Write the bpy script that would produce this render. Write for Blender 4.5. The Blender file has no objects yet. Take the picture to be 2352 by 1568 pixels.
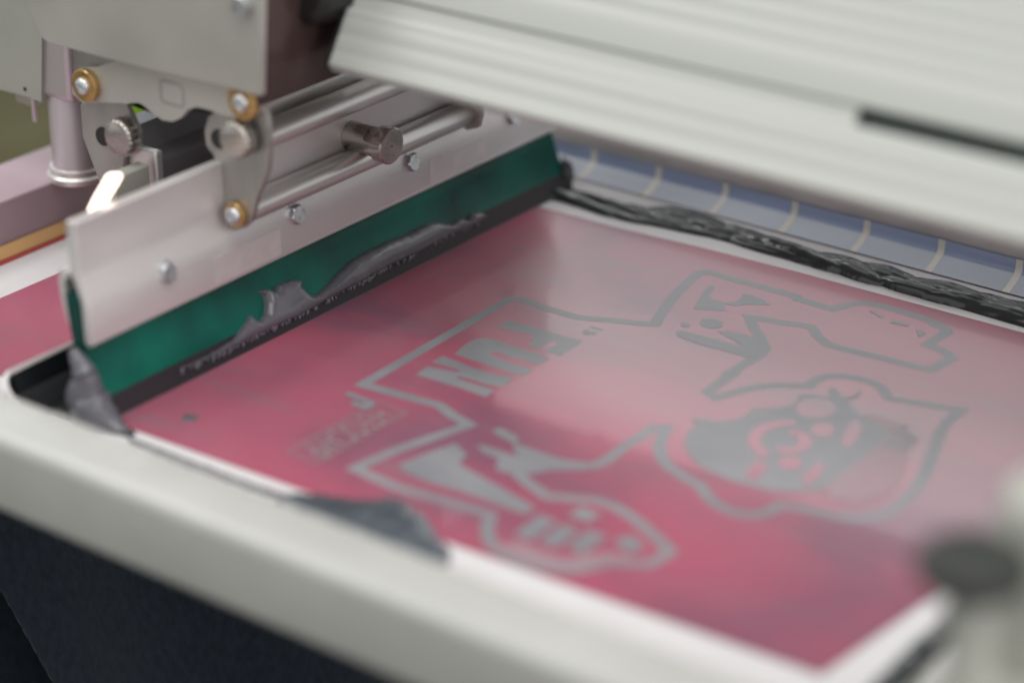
import bpy, bmesh, math, random
import numpy as np
from mathutils import Vector, Matrix, noise as mnoise
from mathutils.geometry import tessellate_polygon

random.seed(7)
scene = bpy.context.scene
COL = scene.collection

# ------------------------------------------------------------------ camera
FPX, CX, CY = 5553.0, 1176.0, 784.0          # reading frame 2352 x 1568
yaw, pitch, roll = [math.radians(a) for a in (-36.9, 25.03, -0.03)]
c, s = math.cos, math.sin
Ym = np.array([[c(yaw), -s(yaw), 0], [s(yaw), c(yaw), 0], [0, 0, 1]])
Bm = np.array([[1, 0, 0], [0, 0, 1], [0, -1, 0]])
Pm = np.array([[1, 0, 0], [0, c(pitch), -s(pitch)], [0, s(pitch), c(pitch)]])
Rm = np.array([[c(roll), -s(roll), 0], [s(roll), c(roll), 0], [0, 0, 1]])
M = Rm @ Pm @ Bm @ Ym
CAM = np.array([0.77059, -0.72005, 0.5316])

def ray(px, py):
    return M.T @ np.array([(px - CX) / FPX, -(py - CY) / FPX, -1.0])

def hit(px, py, ax, v):
    r = ray(px, py)
    t = (v - CAM[ax]) / r[ax]
    return CAM + t * r

def hitp(px, py, p0, n):
    r = ray(px, py)
    n = np.array(n); t = np.dot(np.array(p0) - CAM, n) / np.dot(r, n)
    return CAM + t * r

cam_d = bpy.data.cameras.new('camera')
cam = bpy.data.objects.new('camera', cam_d)
COL.objects.link(cam)
cam_d.sensor_width = 36.0
cam_d.lens = FPX / 2352.0 * 36.0
cam_d.clip_start = 0.02
cam_d.clip_end = 50
cam_d.dof.use_dof = True
cam_d.dof.focus_distance = 1.30
cam_d.dof.aperture_fstop = 2.15
cam_d.dof.aperture_blades = 9
mw = Matrix([[M[0][0], M[1][0], M[2][0], CAM[0]],
             [M[0][1], M[1][1], M[2][1], CAM[1]],
             [M[0][2], M[1][2], M[2][2], CAM[2]],
             [0, 0, 0, 1]])
cam.matrix_world = mw
scene.camera = cam

# ------------------------------------------------------------------ materials
def mat(name, col, rough=0.5, metal=0.0, var=0.0, vscale=40.0, stretch=(1, 1, 1), bump=0.0, bscale=200.0,
        col2=None, rvar=0.0, spec=0.5, coat=0.0, lo=0.35, hi=0.65):
    m = bpy.data.materials.new(name)
    m.use_nodes = True
    nt = m.node_tree
    b = nt.nodes['Principled BSDF']
    b.inputs['Roughness'].default_value = rough
    b.inputs['Metallic'].default_value = metal
    b.inputs['Base Color'].default_value = (*col, 1)
    b.inputs['Specular IOR Level'].default_value = spec
    b.inputs['Coat Weight'].default_value = coat
    b.inputs['Coat Roughness'].default_value = .06
    tc = nt.nodes.new('ShaderNodeTexCoord')
    mp = nt.nodes.new('ShaderNodeMapping')
    mp.inputs['Scale'].default_value = stretch
    nt.links.new(tc.outputs['Object'], mp.inputs['Vector'])
    nz = nt.nodes.new('ShaderNodeTexNoise')
    nz.inputs['Scale'].default_value = vscale
    nz.inputs['Detail'].default_value = 5
    nt.links.new(mp.outputs['Vector'], nz.inputs['Vector'])
    if col2 is None:
        k = max(0.0, 1 - var)
        col2 = tuple(x * k for x in col)
    cr = nt.nodes.new('ShaderNodeValToRGB')
    cr.color_ramp.elements[0].position = lo
    cr.color_ramp.elements[1].position = hi
    cr.color_ramp.elements[0].color = (*col2, 1)
    cr.color_ramp.elements[1].color = (*col, 1)
    nt.links.new(nz.outputs['Fac'], cr.inputs['Fac'])
    nt.links.new(cr.outputs['Color'], b.inputs['Base Color'])
    if rvar:
        mr = nt.nodes.new('ShaderNodeMapRange')
        mr.inputs['From Min'].default_value = 0.3
        mr.inputs['From Max'].default_value = 0.7
        mr.inputs['To Min'].default_value = rough - rvar
        mr.inputs['To Max'].default_value = rough + rvar
        nt.links.new(nz.outputs['Fac'], mr.inputs['Value'])
        nt.links.new(mr.outputs['Result'], b.inputs['Roughness'])
    if bump:
        n2 = nt.nodes.new('ShaderNodeTexNoise')
        n2.inputs['Scale'].default_value = bscale
        n2.inputs['Detail'].default_value = 3
        nt.links.new(mp.outputs['Vector'], n2.inputs['Vector'])
        bp = nt.nodes.new('ShaderNodeBump')
        bp.inputs['Strength'].default_value = bump
        bp.inputs['Distance'].default_value = 0.001
        nt.links.new(n2.outputs['Fac'], bp.inputs['Height'])
        nt.links.new(bp.outputs['Normal'], b.inputs['Normal'])
    return m

RAILPAINT = mat('pale_coated_aluminium', (.46, .455, .435), .26, .0, .08, 20, (1, 1, 1), .05, 900, rvar=.05)
ALU = mat('satin_aluminium', (.66, .63, .63), .40, .5, .13, 26, (1, .3, 1), .04, 700, rvar=.07)
ALU_B = mat('brushed_aluminium', (.76, .74, .73), .36, .8, .12, 60, (1, .1, 1), .05, 900, rvar=.06)
STEEL = mat('zinc_plated_steel', (.72, .74, .76), .34, 1.0, .25, 250, rvar=.1)
NICKEL = mat('turned_nickel_steel', (.50, .46, .43), .27, 1.0, .15, 120, (.2, 1, 1), .05, 900, rvar=.07)
PLATE = mat('stainless_plate', (.50, .485, .445), .42, .55, .10, 18, (1, 1, 1), .05, 900, rvar=.06)
PLATE_D = mat('laser_cut_steel_plate', (.40, .385, .36), .40, .7, .15, 60, (1, 1, .3), .08, 900, rvar=.08)
BRASS = mat('brass', (.60, .37, .15), .3, .8, .2, 90, rvar=.08)
DARKANOD = mat('dark_anodised_aluminium', (.20, .20, .215), .36, .5, .2, 40, (1, .1, 1), rvar=.06)
MAROON = mat('brown_red_gloss_panel', (.10, .062, .06), .24, .5, .2, 30)
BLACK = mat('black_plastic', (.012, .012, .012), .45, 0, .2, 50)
BEAM = mat('ribbed_beam_coating', (.44, .447, .425), .42, .1, .06, 30, (.05, 1, 1), rvar=.05)
SLOT = mat('dark_slot', (.03, .04, .035), .6)
BLADE = mat('green_polyurethane', (.0, .125, .090), .32, 0, 0, 22, col2=(.0, .034, .029), bump=.05, bscale=400, rvar=.06, spec=.25, lo=.34, hi=.8)
WET = mat('ink_wetted_blade', (.022, .016, .021), .5, 0, .3, 80, (1, .2, 1), .1, 300, spec=.25)
INK = mat('dark_grey_ink', (.115, .112, .130), .27, 0, .12, 60, (1, 1, 1), .0, 200, rvar=.04, coat=.15)
INKB = mat('black_grey_ink', (.045, .050, .053), .19, 0, .3, 60, (.5, 1.6, 1), .06, 250, rvar=.05, coat=.5)
INKD = mat('dried_dark_ink_coat', (.010, .012, .015), .32, 0, .3, 60, (1, 1, .2), .2, 200)
MESHW = mat('white_screen_mesh', (.66, .635, .65), .5, 0, .04, 40, bump=.05, bscale=2500)
FILM = mat('clear_blue_film', (.40, .48, .70), .18, 0, .2, 30, (.3, 1, 1))
FILM_L = mat('pale_blue_film', (.60, .64, .73), .18, 0, .15, 30, (.3, 1, 1))
CREAM = mat('cream_glue_stripe', (.74, .71, .66), .4)
TAPE = mat('tan_tape', (.62, .36, .16), .3, 0, .25, 30, (1, .2, 1))
TAPER = mat('red_emulsion_edge', (.45, .04, .06), .35)
DENIM = None
FLOOR = mat('workshop_floor', (.06, .058, .035), .95, 0, .3, 2)
BED = mat('olive_machine_cabinet', (.10, .095, .052), .95, 0, .2, 10, spec=.05)
PANEL = mat('grey_green_panel', (.36, .36, .32), .45, .1, .1, 20)
MAUVE = mat('polished_column', (.62, .55, .58), .34, .6, .15, 12, (1, 1, .2))
LIME = mat('lime_green_cover', (.28, .62, .02), .5)
CLAMP = mat('warm_grey_clamp', (.40, .40, .36), .4, .1, .05, 20)
KNOBRUB = mat('black_rubber', (.018, .020, .018), .5)

def aniso(m, a):
    # woven mesh: highlights smear along the warp (X)
    nt = m.node_tree
    b = nt.nodes['Principled BSDF']
    b.inputs['Anisotropic'].default_value = a
    cx_ = nt.nodes.new('ShaderNodeCombineXYZ')
    cx_.inputs['X'].default_value = 1.0
    nt.links.new(cx_.outputs['Vector'], b.inputs['Tangent'])
    return m

def design_mat(name, a, b, rough):
    return aniso(mat(name, a, .24, 0, 0, 30, (.6, 1, 1), 0, 2500, col2=b, rvar=.02, spec=.28, coat=.10), 1.0)

DES = design_mat('open_mesh_with_grey_ink', (.265, .265, .285), (.21, .21, .23), .12)
DES_F = design_mat('fine_grey_lettering', (.30, .20, .22), (.27, .15, .18), .30)
DES_P = design_mat('halftone_grey_pink', (.33, .24, .27), (.36, .19, .23), .30)

# magenta emulsion with grey smears of ink
def emulsion():
    m = mat('magenta_emulsion', (.43, .092, .150), .24, 0, 0, 7, (.55, 1.6, 1), 0, 1800, col2=(.36, .095, .145), rvar=.02)
    aniso(m, 1.0)
    m.node_tree.nodes['Principled BSDF'].inputs['Coat Weight'].default_value = .26
    m.node_tree.nodes['Principled BSDF'].inputs['Coat Roughness'].default_value = .06
    nt = m.node_tree
    b = nt.nodes['Principled BSDF']
    tc = nt.nodes.new('ShaderNodeTexCoord')
    base = None
    for l in list(nt.links):
        if l.to_socket == b.inputs['Base Color']:
            base = l.from_socket
    def layer(prev, col, scale, st, lo, hi, mx, off):
        mp = nt.nodes.new('ShaderNodeMapping')
        mp.inputs['Scale'].default_value = st
        mp.inputs['Location'].default_value = off
        nt.links.new(tc.outputs['Object'], mp.inputs['Vector'])
        nz = nt.nodes.new('ShaderNodeTexNoise')
        nz.inputs['Scale'].default_value = scale
        nz.inputs['Detail'].default_value = 4
        nz.inputs['Distortion'].default_value = .4
        nt.links.new(mp.outputs['Vector'], nz.inputs['Vector'])
        mr = nt.nodes.new('ShaderNodeMapRange')
        mr.interpolation_type = 'SMOOTHSTEP'
        mr.inputs['From Min'].default_value = lo
        mr.inputs['From Max'].default_value = hi
        mr.inputs['To Max'].default_value = mx
        nt.links.new(nz.outputs['Fac'], mr.inputs['Value'])
        mix = nt.nodes.new('ShaderNodeMix')
        mix.data_type = 'RGBA'
        nt.links.new(mr.outputs['Result'], mix.inputs['Factor'])
        nt.links.new(prev, mix.inputs['A'])
        mix.inputs['B'].default_value = (*col, 1)
        return mix.outputs['Result']
    o = layer(base, (.15, .085, .13), 10, (.6, 1.0, 1), .40, .68, .72, (0, 0, 0))
    o = layer(o, (.20, .15, .18), 40, (.3, 1.5, 1), .50, .78, .4, (3, 1, 0))
    o = layer(o, (.30, .10, .15), 90, (.05, 1.8, 1), .48, .75, .35, (1, 4, 0))
    nt.links.new(o, b.inputs['Base Color'])
    return m
EMUL = emulsion()

def denim():
    m = mat('dark_navy_denim', (.055, .070, .100), .9, 0, .3, 300, (1, 1, .5), .3, 1100)
    b = m.node_tree.nodes['Principled BSDF']
    b.inputs['Sheen Weight'].default_value = .25
    b.inputs['Sheen Roughness'].default_value = .5
    b.inputs['Specular IOR Level'].default_value = .2
    return m
DENIM = denim()

# ------------------------------------------------------------------ helpers
def tag(o, label=None, cat=None, group=None, kind=None):
    if label: o['label'] = label
    if cat: o['category'] = cat
    if group: o['group'] = group
    if kind: o['kind'] = kind
    return o

def thing(name, label, cat, loc, group=None):
    o = bpy.data.objects.new(name, None)
    o.empty_display_size = .01
    COL.objects.link(o)
    o.location = loc
    return tag(o, label, cat, group)

def wloc(o):
    v = Vector((0, 0, 0))
    while o is not None:
        v = v + o.location
        o = o.parent
    return v

def obj(name, bm, m, parent=None, smooth=False, bevel=0.0, origin=None, up=False):
    """world-space bmesh -> one mesh object, origin at its parent's (or its own base)"""
    me = bpy.data.meshes.new(name)
    if parent is None:
        if origin is None:
            xs = [v.co.x for v in bm.verts]; ys = [v.co.y for v in bm.verts]; zs = [v.co.z for v in bm.verts]
            origin = Vector(((min(xs) + max(xs)) / 2, (min(ys) + max(ys)) / 2, min(zs)))
        off = Vector(origin)
    else:
        off = wloc(parent)
    bmesh.ops.translate(bm, verts=bm.verts, vec=-off)
    if up:
        bm.normal_update()
        for f in bm.faces:
            if f.normal.z < 0: f.normal_flip()
    else:
        bmesh.ops.recalc_face_normals(bm, faces=bm.faces)
    bm.to_mesh(me)
    bm.free()
    me.materials.append(m)
    o = bpy.data.objects.new(name, me)
    COL.objects.link(o)
    if parent is None:
        o.location = off
    else:
        o.parent = parent
    if smooth:
        for p in me.polygons: p.use_smooth = True
        try:
            me.set_sharp_from_angle(angle=math.radians(35))
        except Exception:
            pass
    if bevel:
        b = o.modifiers.new('bevel', 'BEVEL')
        b.width = bevel; b.segments = 3; b.limit_method = 'ANGLE'; b.angle_limit = math.radians(30)
        b.harden_normals = False
        for p in me.polygons: p.use_smooth = True
        try:
            me.set_sharp_from_angle(angle=math.radians(60))
        except Exception:
            pass
    return o

def add_box(bm, x0, x1, y0, y1, z0, z1):
    vs = [bm.verts.new((x, y, z)) for x in (x0, x1) for y in (y0, y1) for z in (z0, z1)]
    for f in ((0, 1, 3, 2), (4, 6, 7, 5), (0, 4, 5, 1), (2, 3, 7, 6), (0, 2, 6, 4), (1, 5, 7, 3)):
        bm.faces.new([vs[i] for i in f])

def box(x0, x1, y0, y1, z0, z1):
    bm = bmesh.new(); add_box(bm, x0, x1, y0, y1, z0, z1); return bm

def add_prism(bm, pts, vec):
    """closed 3D polygon swept by vec"""
    pts = [Vector(p) for p in pts]; vec = Vector(vec)
    n = len(pts)
    a = [bm.verts.new(p) for p in pts]
    b = [bm.verts.new(p + vec) for p in pts]
    tr = tessellate_polygon([pts])
    for t in tr:
        try:
            bm.faces.new([a[i] for i in t]); bm.faces.new([b[i] for i in reversed(t)])
        except ValueError:
            pass
    for i in range(n):
        j = (i + 1) % n
        bm.faces.new((a[i], a[j], b[j], b[i]))

def prism_y(prof, y0, y1):
    """(x, z) profile extruded along Y with n-gon caps"""
    bm = bmesh.new()
    a = [bm.verts.new((x, y0, z)) for x, z in prof]
    b = [bm.verts.new((x, y1, z)) for x, z in prof]
    bm.faces.new(a); bm.faces.new(list(reversed(b)))
    n = len(prof)
    for i in range(n):
        bm.faces.new((a[i], a[(i + 1) % n], b[(i + 1) % n], b[i]))
    return bm

def prism_x(prof, x0, x1):
    """(y, z) profile extruded along X"""
    bm = bmesh.new()
    a = [bm.verts.new((x0, y, z)) for y, z in prof]
    b = [bm.verts.new((x1, y, z)) for y, z in prof]
    bm.faces.new(a); bm.faces.new(list(reversed(b)))
    n = len(prof)
    for i in range(n):
        bm.faces.new((a[i], a[(i + 1) % n], b[(i + 1) % n], b[i]))
    return bm

def frame_axis(ax):
    w = Vector(ax).normalized()
    u = w.orthogonal().normalized()
    if abs(w.z) < .9:
        u = Vector((0, 0, 1)).cross(w).normalized()
    v = w.cross(u)
    return u, v, w

def add_lathe(bm, base, ax, rings, n=40, radf=None):
    """rings: (dist along axis, radius); caps both ends"""
    u, v, w = frame_axis(ax)
    base = Vector(base)
    R = []
    for k, (d, r) in enumerate(rings):
        row = []
        for i in range(n):
            a = 2 * math.pi * i / n
            rr = r * (radf(k, i) if radf else 1)
            row.append(bm.verts.new(base + w * d + u * (rr * math.cos(a)) + v * (rr * math.sin(a))))
        R.append(row)
    for k in range(len(R) - 1):
        for i in range(n):
            j = (i + 1) % n
            bm.faces.new((R[k][i], R[k][j], R[k + 1][j], R[k + 1][i]))
    bm.faces.new(list(reversed(R[0]))); bm.faces.new(R[-1])

def lathe(base, ax, rings, n=40, radf=None):
    bm = bmesh.new(); add_lathe(bm, base, ax, rings, n, radf); return bm

def tube(path, r, n=16, taper=None):
    bm = bmesh.new()
    path = [Vector(p) for p in path]
    R = []
    for k, p in enumerate(path):
        a = path[max(0, k - 1)]; b = path[min(len(path) - 1, k + 1)]
        u, v, w = frame_axis(b - a)
        rr = r if taper is None else taper[k]
        R.append([bm.verts.new(p + u * rr * math.cos(2 * math.pi * i / n) + v * rr * math.sin(2 * math.pi * i / n)) for i in range(n)])
    for k in range(len(R) - 1):
        for i in range(n):
            j = (i + 1) % n
            bm.faces.new((R[k][i], R[k][j], R[k + 1][j], R[k + 1][i]))
    bm.faces.new(list(reversed(R[0]))); bm.faces.new(R[-1])
    return bm

def catmull(pts, n=8, closed=False):
    out = []
    L = len(pts)
    rng = range(L) if closed else range(L - 1)
    P = [np.array(p, float) for p in pts]
    for i in rng:
        if closed:
            p0, p1, p2, p3 = P[i - 1], P[i], P[(i + 1) % L], P[(i + 2) % L]
        else:
            p0, p1, p2, p3 = P[max(i - 1, 0)], P[i], P[i + 1], P[min(i + 2, L - 1)]
        for k in range(n):
            t = k / n
            out.append(.5 * ((2 * p1) + (-p0 + p2) * t + (2 * p0 - 5 * p1 + 4 * p2 - p3) * t * t + (-p0 + 3 * p1 - 3 * p2 + p3) * t ** 3))
    if not closed: out.append(P[-1])
    return out

# source-pixel readers (2560 frame) for the zoom windows the artwork was read in
def rd(ox, oy, sc):
    return lambda pts: [((ox + x * sc) / 1.08844, (oy + y * sc) / 1.08844) for x, y in pts]

def on_mesh(pts, z=0.0):
    return [hit(px, py, 2, z) for px, py in pts]

# ------------------------------------------------------------------ printing screen
screen = thing('printing_screen', 'framed printing screen with magenta emulsion and grey FUN artwork under the green squeegee', 'printing screen', (.1, .15, -.003))

def rail(prof_fn, a0, a1):
    return prof_fn, a0, a1

def rrect(a0, a1, b0, b1, r, n=5):
    pts = []
    for (cx_, cy_, st) in ((a1 - r, b1 - r, 0), (a0 + r, b1 - r, 90), (a0 + r, b0 + r, 180), (a1 - r, b0 + r, 270)):
        for k in range(n + 1):
            a = math.radians(st + 90 * k / n)
            pts.append((cx_ + r * math.cos(a), cy_ + r * math.sin(a)))
    return pts

near = obj('frame_rail', prism_x(rrect(-.0925, -.057, -.003, .038, .006), -.255, .462), RAILPAINT, screen, smooth=True)
right = obj('frame_rail', prism_y(rrect(.462, .500, -.003, .038, .004), -.0925, .45), RAILPAINT, screen, smooth=True)
far = obj('frame_rail', prism_x(rrect(.416, .445, -.003, .038, .003), -.2, .462), ALU, screen, smooth=True)
left = obj('frame_rail', prism_y(rrect(-.255, -.209, -.003, .032, .0015), -.055, .45), mat('pink_reflect_aluminium', (.46, .34, .385), .5, .2, .1, 12), screen, smooth=True)  # pink reflected from the emulsion is mixed into this base colour

# mesh and emulsion
bm = box(-.209, .462, -.057, .416, -.0012, 0.0)
mesh_o = obj('screen_mesh', bm, MESHW, screen)

def sheet(poly, z0, z1):
    bm = bmesh.new()
    add_prism(bm, [(p[0], p[1], z0) for p in poly], (0, 0, z1 - z0))
    return bm

# pink area: slightly sagging edges, read off the photo and closed by right angles
emul_poly = [(-.166, .003), (0, .0), (.20, .006), (.376, .012), (.384, .108), (.392, .25), (.397, .362), (.294, .359), (.223, .358), (.158, .357), (.10, .3545), (.045, .350), (-.009, .349), (-.166, .345)]
emul = obj('emulsion', sheet(emul_poly, .0002, .0006), EMUL, screen)

ZD = [.00063]
def flat(name, polys, m, parent=emul, split=False):
    if split:
        return [flat(name, [p_], m, parent) for p_ in polys]
    bm = bmesh.new()
    for poly in polys:
        ZD[0] += .000002
        w = on_mesh(poly, .0006)
        pts = [Vector((p[0], p[1], ZD[0])) for p in w]
        vs = [bm.verts.new(p) for p in pts]
        for t in tessellate_polygon([pts]):
            try: bm.faces.new([vs[i] for i in t])
            except ValueError: pass
    ZD[0] += .000006
    return obj(name, bm, m, parent, up=True)

def ribbon_poly(cl, width, closed=False):
    """mitred ribbon as quads, cl: list of 2D world points"""
    P = [np.array(p[:2], float) for p in cl]
    L = len(P); Ls = []; Rs = []
    for i in range(L):
        if closed: a, b, d = P[i - 1], P[i], P[(i + 1) % L]
        else: a, b, d = P[max(0, i - 1)], P[i], P[min(L - 1, i + 1)]
        t1 = b - a; t2 = d - b
        if np.linalg.norm(t1) < 1e-9: t1 = t2
        if np.linalg.norm(t2) < 1e-9: t2 = t1
        t1 = t1 / np.linalg.norm(t1); t2 = t2 / np.linalg.norm(t2)
        n1 = np.array([-t1[1], t1[0]]); n2 = np.array([-t2[1], t2[0]])
        n = n1 + n2
        ln = np.linalg.norm(n)
        n = n1 if ln < .2 else n / ln
        k = min(1 / max(np.dot(n, n1), .35), 2.2)
        Ls.append(b + n * k * width / 2); Rs.append(b - n * k * width / 2)
    return Ls, Rs

def ribbon(name, cl_px, width, m, closed=False, parent=emul):
    cl = on_mesh(cl_px, .0006)
    bm = bmesh.new()
    ZD[0] += .000006
    z = ZD[0]
    Ls, Rs = ribbon_poly(cl, width, closed)
    a = [bm.verts.new((p[0], p[1], z)) for p in Ls]
    b = [bm.verts.new((p[0], p[1], z)) for p in Rs]
    n = len(a)
    for i in range(n if closed else n - 1):
        j = (i + 1) % n
        bm.faces.new((a[i], a[j], b[j], b[i]))
    return obj(name, bm, m, parent, up=True)

R4 = rd(560, 480, .37415); RA = rd(1000, 760, .2381); RB = rd(1580, 660, .17857); RC = rd(1940, 720, .21259)
RE = rd(1600, 900, .38265); RDm = rd(840, 1020, .38265); R6 = rd(700, 900, .4677); RH = rd(680, 940, .17007)

outline = []
outline += R4([(925, 1285), (1885, 728), (1925, 712), (1975, 712)])
outline += RA([(1470, 22), (1830, 132), (1960, 150), (2352, 182)])
outline += RB([(100, 828), (325, 838), (420, 680), (560, 480), (700, 330), (850, 195), (960, 118), (1050, 112), (1200, 150), (1300, 180), (2300, 450)])
outline += RC([(250, 125), (660, 245), (760, 220), (880, 188), (1050, 176), (1200, 202), (1500, 280), (1760, 365), (1860, 405), (1870, 425), (1990, 470), (2020, 510), (1780, 665), (1960, 735), (2080, 815), (1950, 890), (1820, 960), (1650, 925), (1200, 810), (760, 705), (600, 655), (500, 575), (440, 490), (410, 455), (300, 435), (0, 397)])
outline += RB([(2000, 800), (1640, 745), (1700, 880), (1800, 1040), (1870, 1170), (1800, 1260), (1650, 1350), (1350, 1540)])
outline += RE([(600, 95), (440, 205), (500, 245), (600, 215), (700, 188), (800, 172), (900, 163), (1110, 168), (1150, 125), (1220, 106), (1300, 102), (1400, 112), (1500, 138), (1570, 170), (1600, 205), (1620, 245), (1750, 268), (1900, 292), (2100, 325), (2010, 400), (1960, 470), (1920, 590), (1870, 730), (1800, 850), (1720, 930), (1640, 985), (1540, 1020), (1430, 1030), (1300, 1020), (1150, 985), (1000, 955), (915, 948), (850, 985), (750, 1010), (640, 1000), (540, 965), (470, 920), (425, 865), (400, 825), (300, 770), (200, 705), (145, 640), (125, 570), (140, 500), (175, 440), (90, 440), (0, 500)])
outline += RDm([(1900, 240), (1760, 345), (1690, 372), (1600, 382), (1400, 385), (1180, 420), (1270, 500), (1380, 575), (1500, 585), (1700, 600), (1820, 640), (1950, 720), (2100, 850), (2190, 935), (2050, 1015), (1950, 1010), (1800, 1000), (1680, 1030), (1550, 1060), (1400, 1050), (1200, 1010), (1060, 930), (1000, 860), (985, 780), (1015, 695), (850, 645), (400, 515), (120, 392), (400, 270), (870, 108), (760, 45)])
outline += R6([(850, 240), (700, 200)])
ribbon('outline_border', outline, .0062, DES, closed=True)

F = RA([(1020, 240), (1145, 168), (1500, 265), (1700, 330), (1925, 385), (1680, 548), (1520, 490), (1600, 440), (1660, 405), (1645, 390), (1570, 405), (1450, 465), (1345, 430), (1400, 375), (1395, 340), (1380, 322), (1200, 285)])
U = RA([(575, 522), (640, 460), (720, 400), (800, 365), (880, 355), (960, 365), (1050, 390), (1250, 460), (1575, 562), (1455, 640), (1250, 580), (1000, 506), (950, 505), (950, 522), (1000, 550), (1150, 610), (1400, 690), (1300, 755), (1100, 700), (750, 585)])
N = RA([(335, 605), (445, 545), (700, 640), (900, 710), (1200, 778), (1070, 870), (900, 840), (640, 762), (585, 760), (610, 780), (760, 830), (1000, 905), (900, 975), (600, 870), (165, 740), (285, 655), (450, 685), (600, 712), (635, 708), (610, 690), (500, 655)])
I1 = RA([(1990, 242), (2010, 228), (2140, 268), (2118, 282)])
S1 = RA([(1912, 300), (1935, 272), (1985, 264), (1988, 284), (1965, 300), (2000, 290), (2050, 285), (2072, 305), (2035, 332), (1992, 326), (1990, 312), (1960, 322), (1925, 318)])
flat('lettering', [F, U, N, I1, S1], DES)

def ell(cx_, cy_, rx, ry, rot=0, n=32):
    a = math.radians(rot)
    return [(cx_ + rx * math.cos(t) * math.cos(a) - ry * math.sin(t) * math.sin(a),
             cy_ + rx * math.cos(t) * math.sin(a) + ry * math.sin(t) * math.cos(a))
            for t in [2 * math.pi * k / n for k in range(n)]]

flat('artwork_shape', [
    RB([(850, 630), (930, 500), (1000, 390), (1070, 305), (1110, 302), (1165, 322), (1120, 370), (1095, 410), (1090, 460), (1200, 515), (1285, 560), (1325, 660)]),
    RB([(1200, 515), (1290, 538), (1400, 536), (1480, 505), (1535, 460), (1555, 410), (1700, 440), (1830, 500), (1945, 572), (1700, 568), (1560, 568), (1460, 588), (1285, 560)]),
    RB(ell(1112, 832, 165, 70, 5)), RB(ell(745, 848, 72, 34, 5)),
    RB([(612, 970), (630, 940), (670, 928), (740, 938), (1000, 1010), (1300, 1085), (1540, 1150), (1700, 1190), (1700, 1330), (1500, 1270), (1200, 1190), (900, 1105), (740, 1050), (650, 1012)]),
    RB([(1200, 945), (1330, 935), (1450, 955), (1600, 990), (1690, 1025), (1800, 1060), (1860, 1180), (1750, 1290), (1560, 1200), (1540, 1150), (1520, 1120), (1400, 1050), (1290, 995)]),
], DES, split=True)
for q_ in ([(1095, 270), (1140, 268), (1268, 330), (1240, 352)],
           [(1340, 405), (1390, 368), (1578, 430), (1540, 452)],
           [(1640, 495), (1700, 495), (1772, 535), (1685, 578)]):
    flat('artwork_shape', [RC(q_)], DES)
flat('artwork_shape', [
    RDm([(405, 370), (600, 290), (780, 230), (855, 300), (805, 365), (900, 420), (1100, 530), (1310, 650), (1230, 692), (1000, 610), (800, 540), (600, 480), (480, 430)]),
    RDm([(915, 240), (970, 245), (1190, 315), (1150, 250), (1190, 235), (1300, 275), (1480, 335), (1700, 365), (1600, 405), (1200, 400), (1100, 425), (1040, 395), (1060, 330), (960, 290)]),
    RDm([(1015, 142), (1080, 128), (1190, 190), (1180, 240), (1110, 205), (1050, 175)]),
], DES, split=True)
flat('artwork_shape', [RDm([(1040, 890), (1200, 870), (1330, 930), (1500, 985), (1650, 945), (1800, 940), (1950, 975), (1900, 1000), (1800, 990), (1680, 1020), (1550, 1050), (1400, 1040), (1200, 1000)])], DES_P)
for seg in ([(1220, 845), (1385, 715)], [(1385, 895), (1530, 775)], [(1560, 930), (1715, 815)], [(1870, 845), (1970, 930)], [(1560, 670), (1690, 720)]):
    ribbon('artwork_stripe', RDm(seg), .010, DES)
flat('artwork_shape', [
    RE([(330, 380), (420, 385), (500, 400), (600, 395), (680, 370), (740, 312), (900, 312), (1010, 285), (1040, 225), (1110, 225), (1240, 240), (1235, 185), (1275, 180), (1310, 235), (1380, 240), (1450, 190), (1430, 235), (1350, 265), (1430, 360), (1560, 430), (1640, 470), (1560, 560), (1450, 640), (1300, 760), (1200, 840), (1050, 860), (850, 850), (600, 790), (400, 700), (310, 610), (290, 530), (320, 460), (375, 420)]),
], DES)
flat('artwork_shade', [
    RE([(1640, 470), (1740, 520), (1750, 640), (1700, 790), (1600, 880), (1420, 930), (1250, 905), (1200, 840), (1300, 760), (1450, 640), (1560, 560)]),
    RE([(1430, 360), (1500, 350), (1760, 430), (1640, 470), (1560, 430)]),
], DES_P)
flat('artwork_shape', [RE(ell(1150, 315, 132, 64)), RE(ell(1195, 455, 80, 44)), RE(ell(980, 675, 78, 42)),
                       RE(ell(1385, 480, 95, 48, -62)), RE(ell(1130, 745, 95, 36, -42)), RE(ell(1215, 852, 35, 18, -40)),
                       RE(ell(760, 720, 75, 48, -45))], EMUL, split=True)
ribbon('artwork_stripe', RE(catmull([(820, 630), (755, 560), (750, 500), (800, 450), (900, 420), (1010, 410)], 6)), .006, EMUL)
ribbon('artwork_stripe', RE(catmull([(900, 580), (1000, 590), (1070, 560), (1080, 520), (1030, 480), (980, 480)], 6)), .006, EMUL)
for k in range(4):
    ribbon('artwork_stripe', RE([(1600 + 40 * k, 560 + 10 * k), (1720 + 30 * k, 430 + 26 * k)]), .0022, DES)

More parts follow.
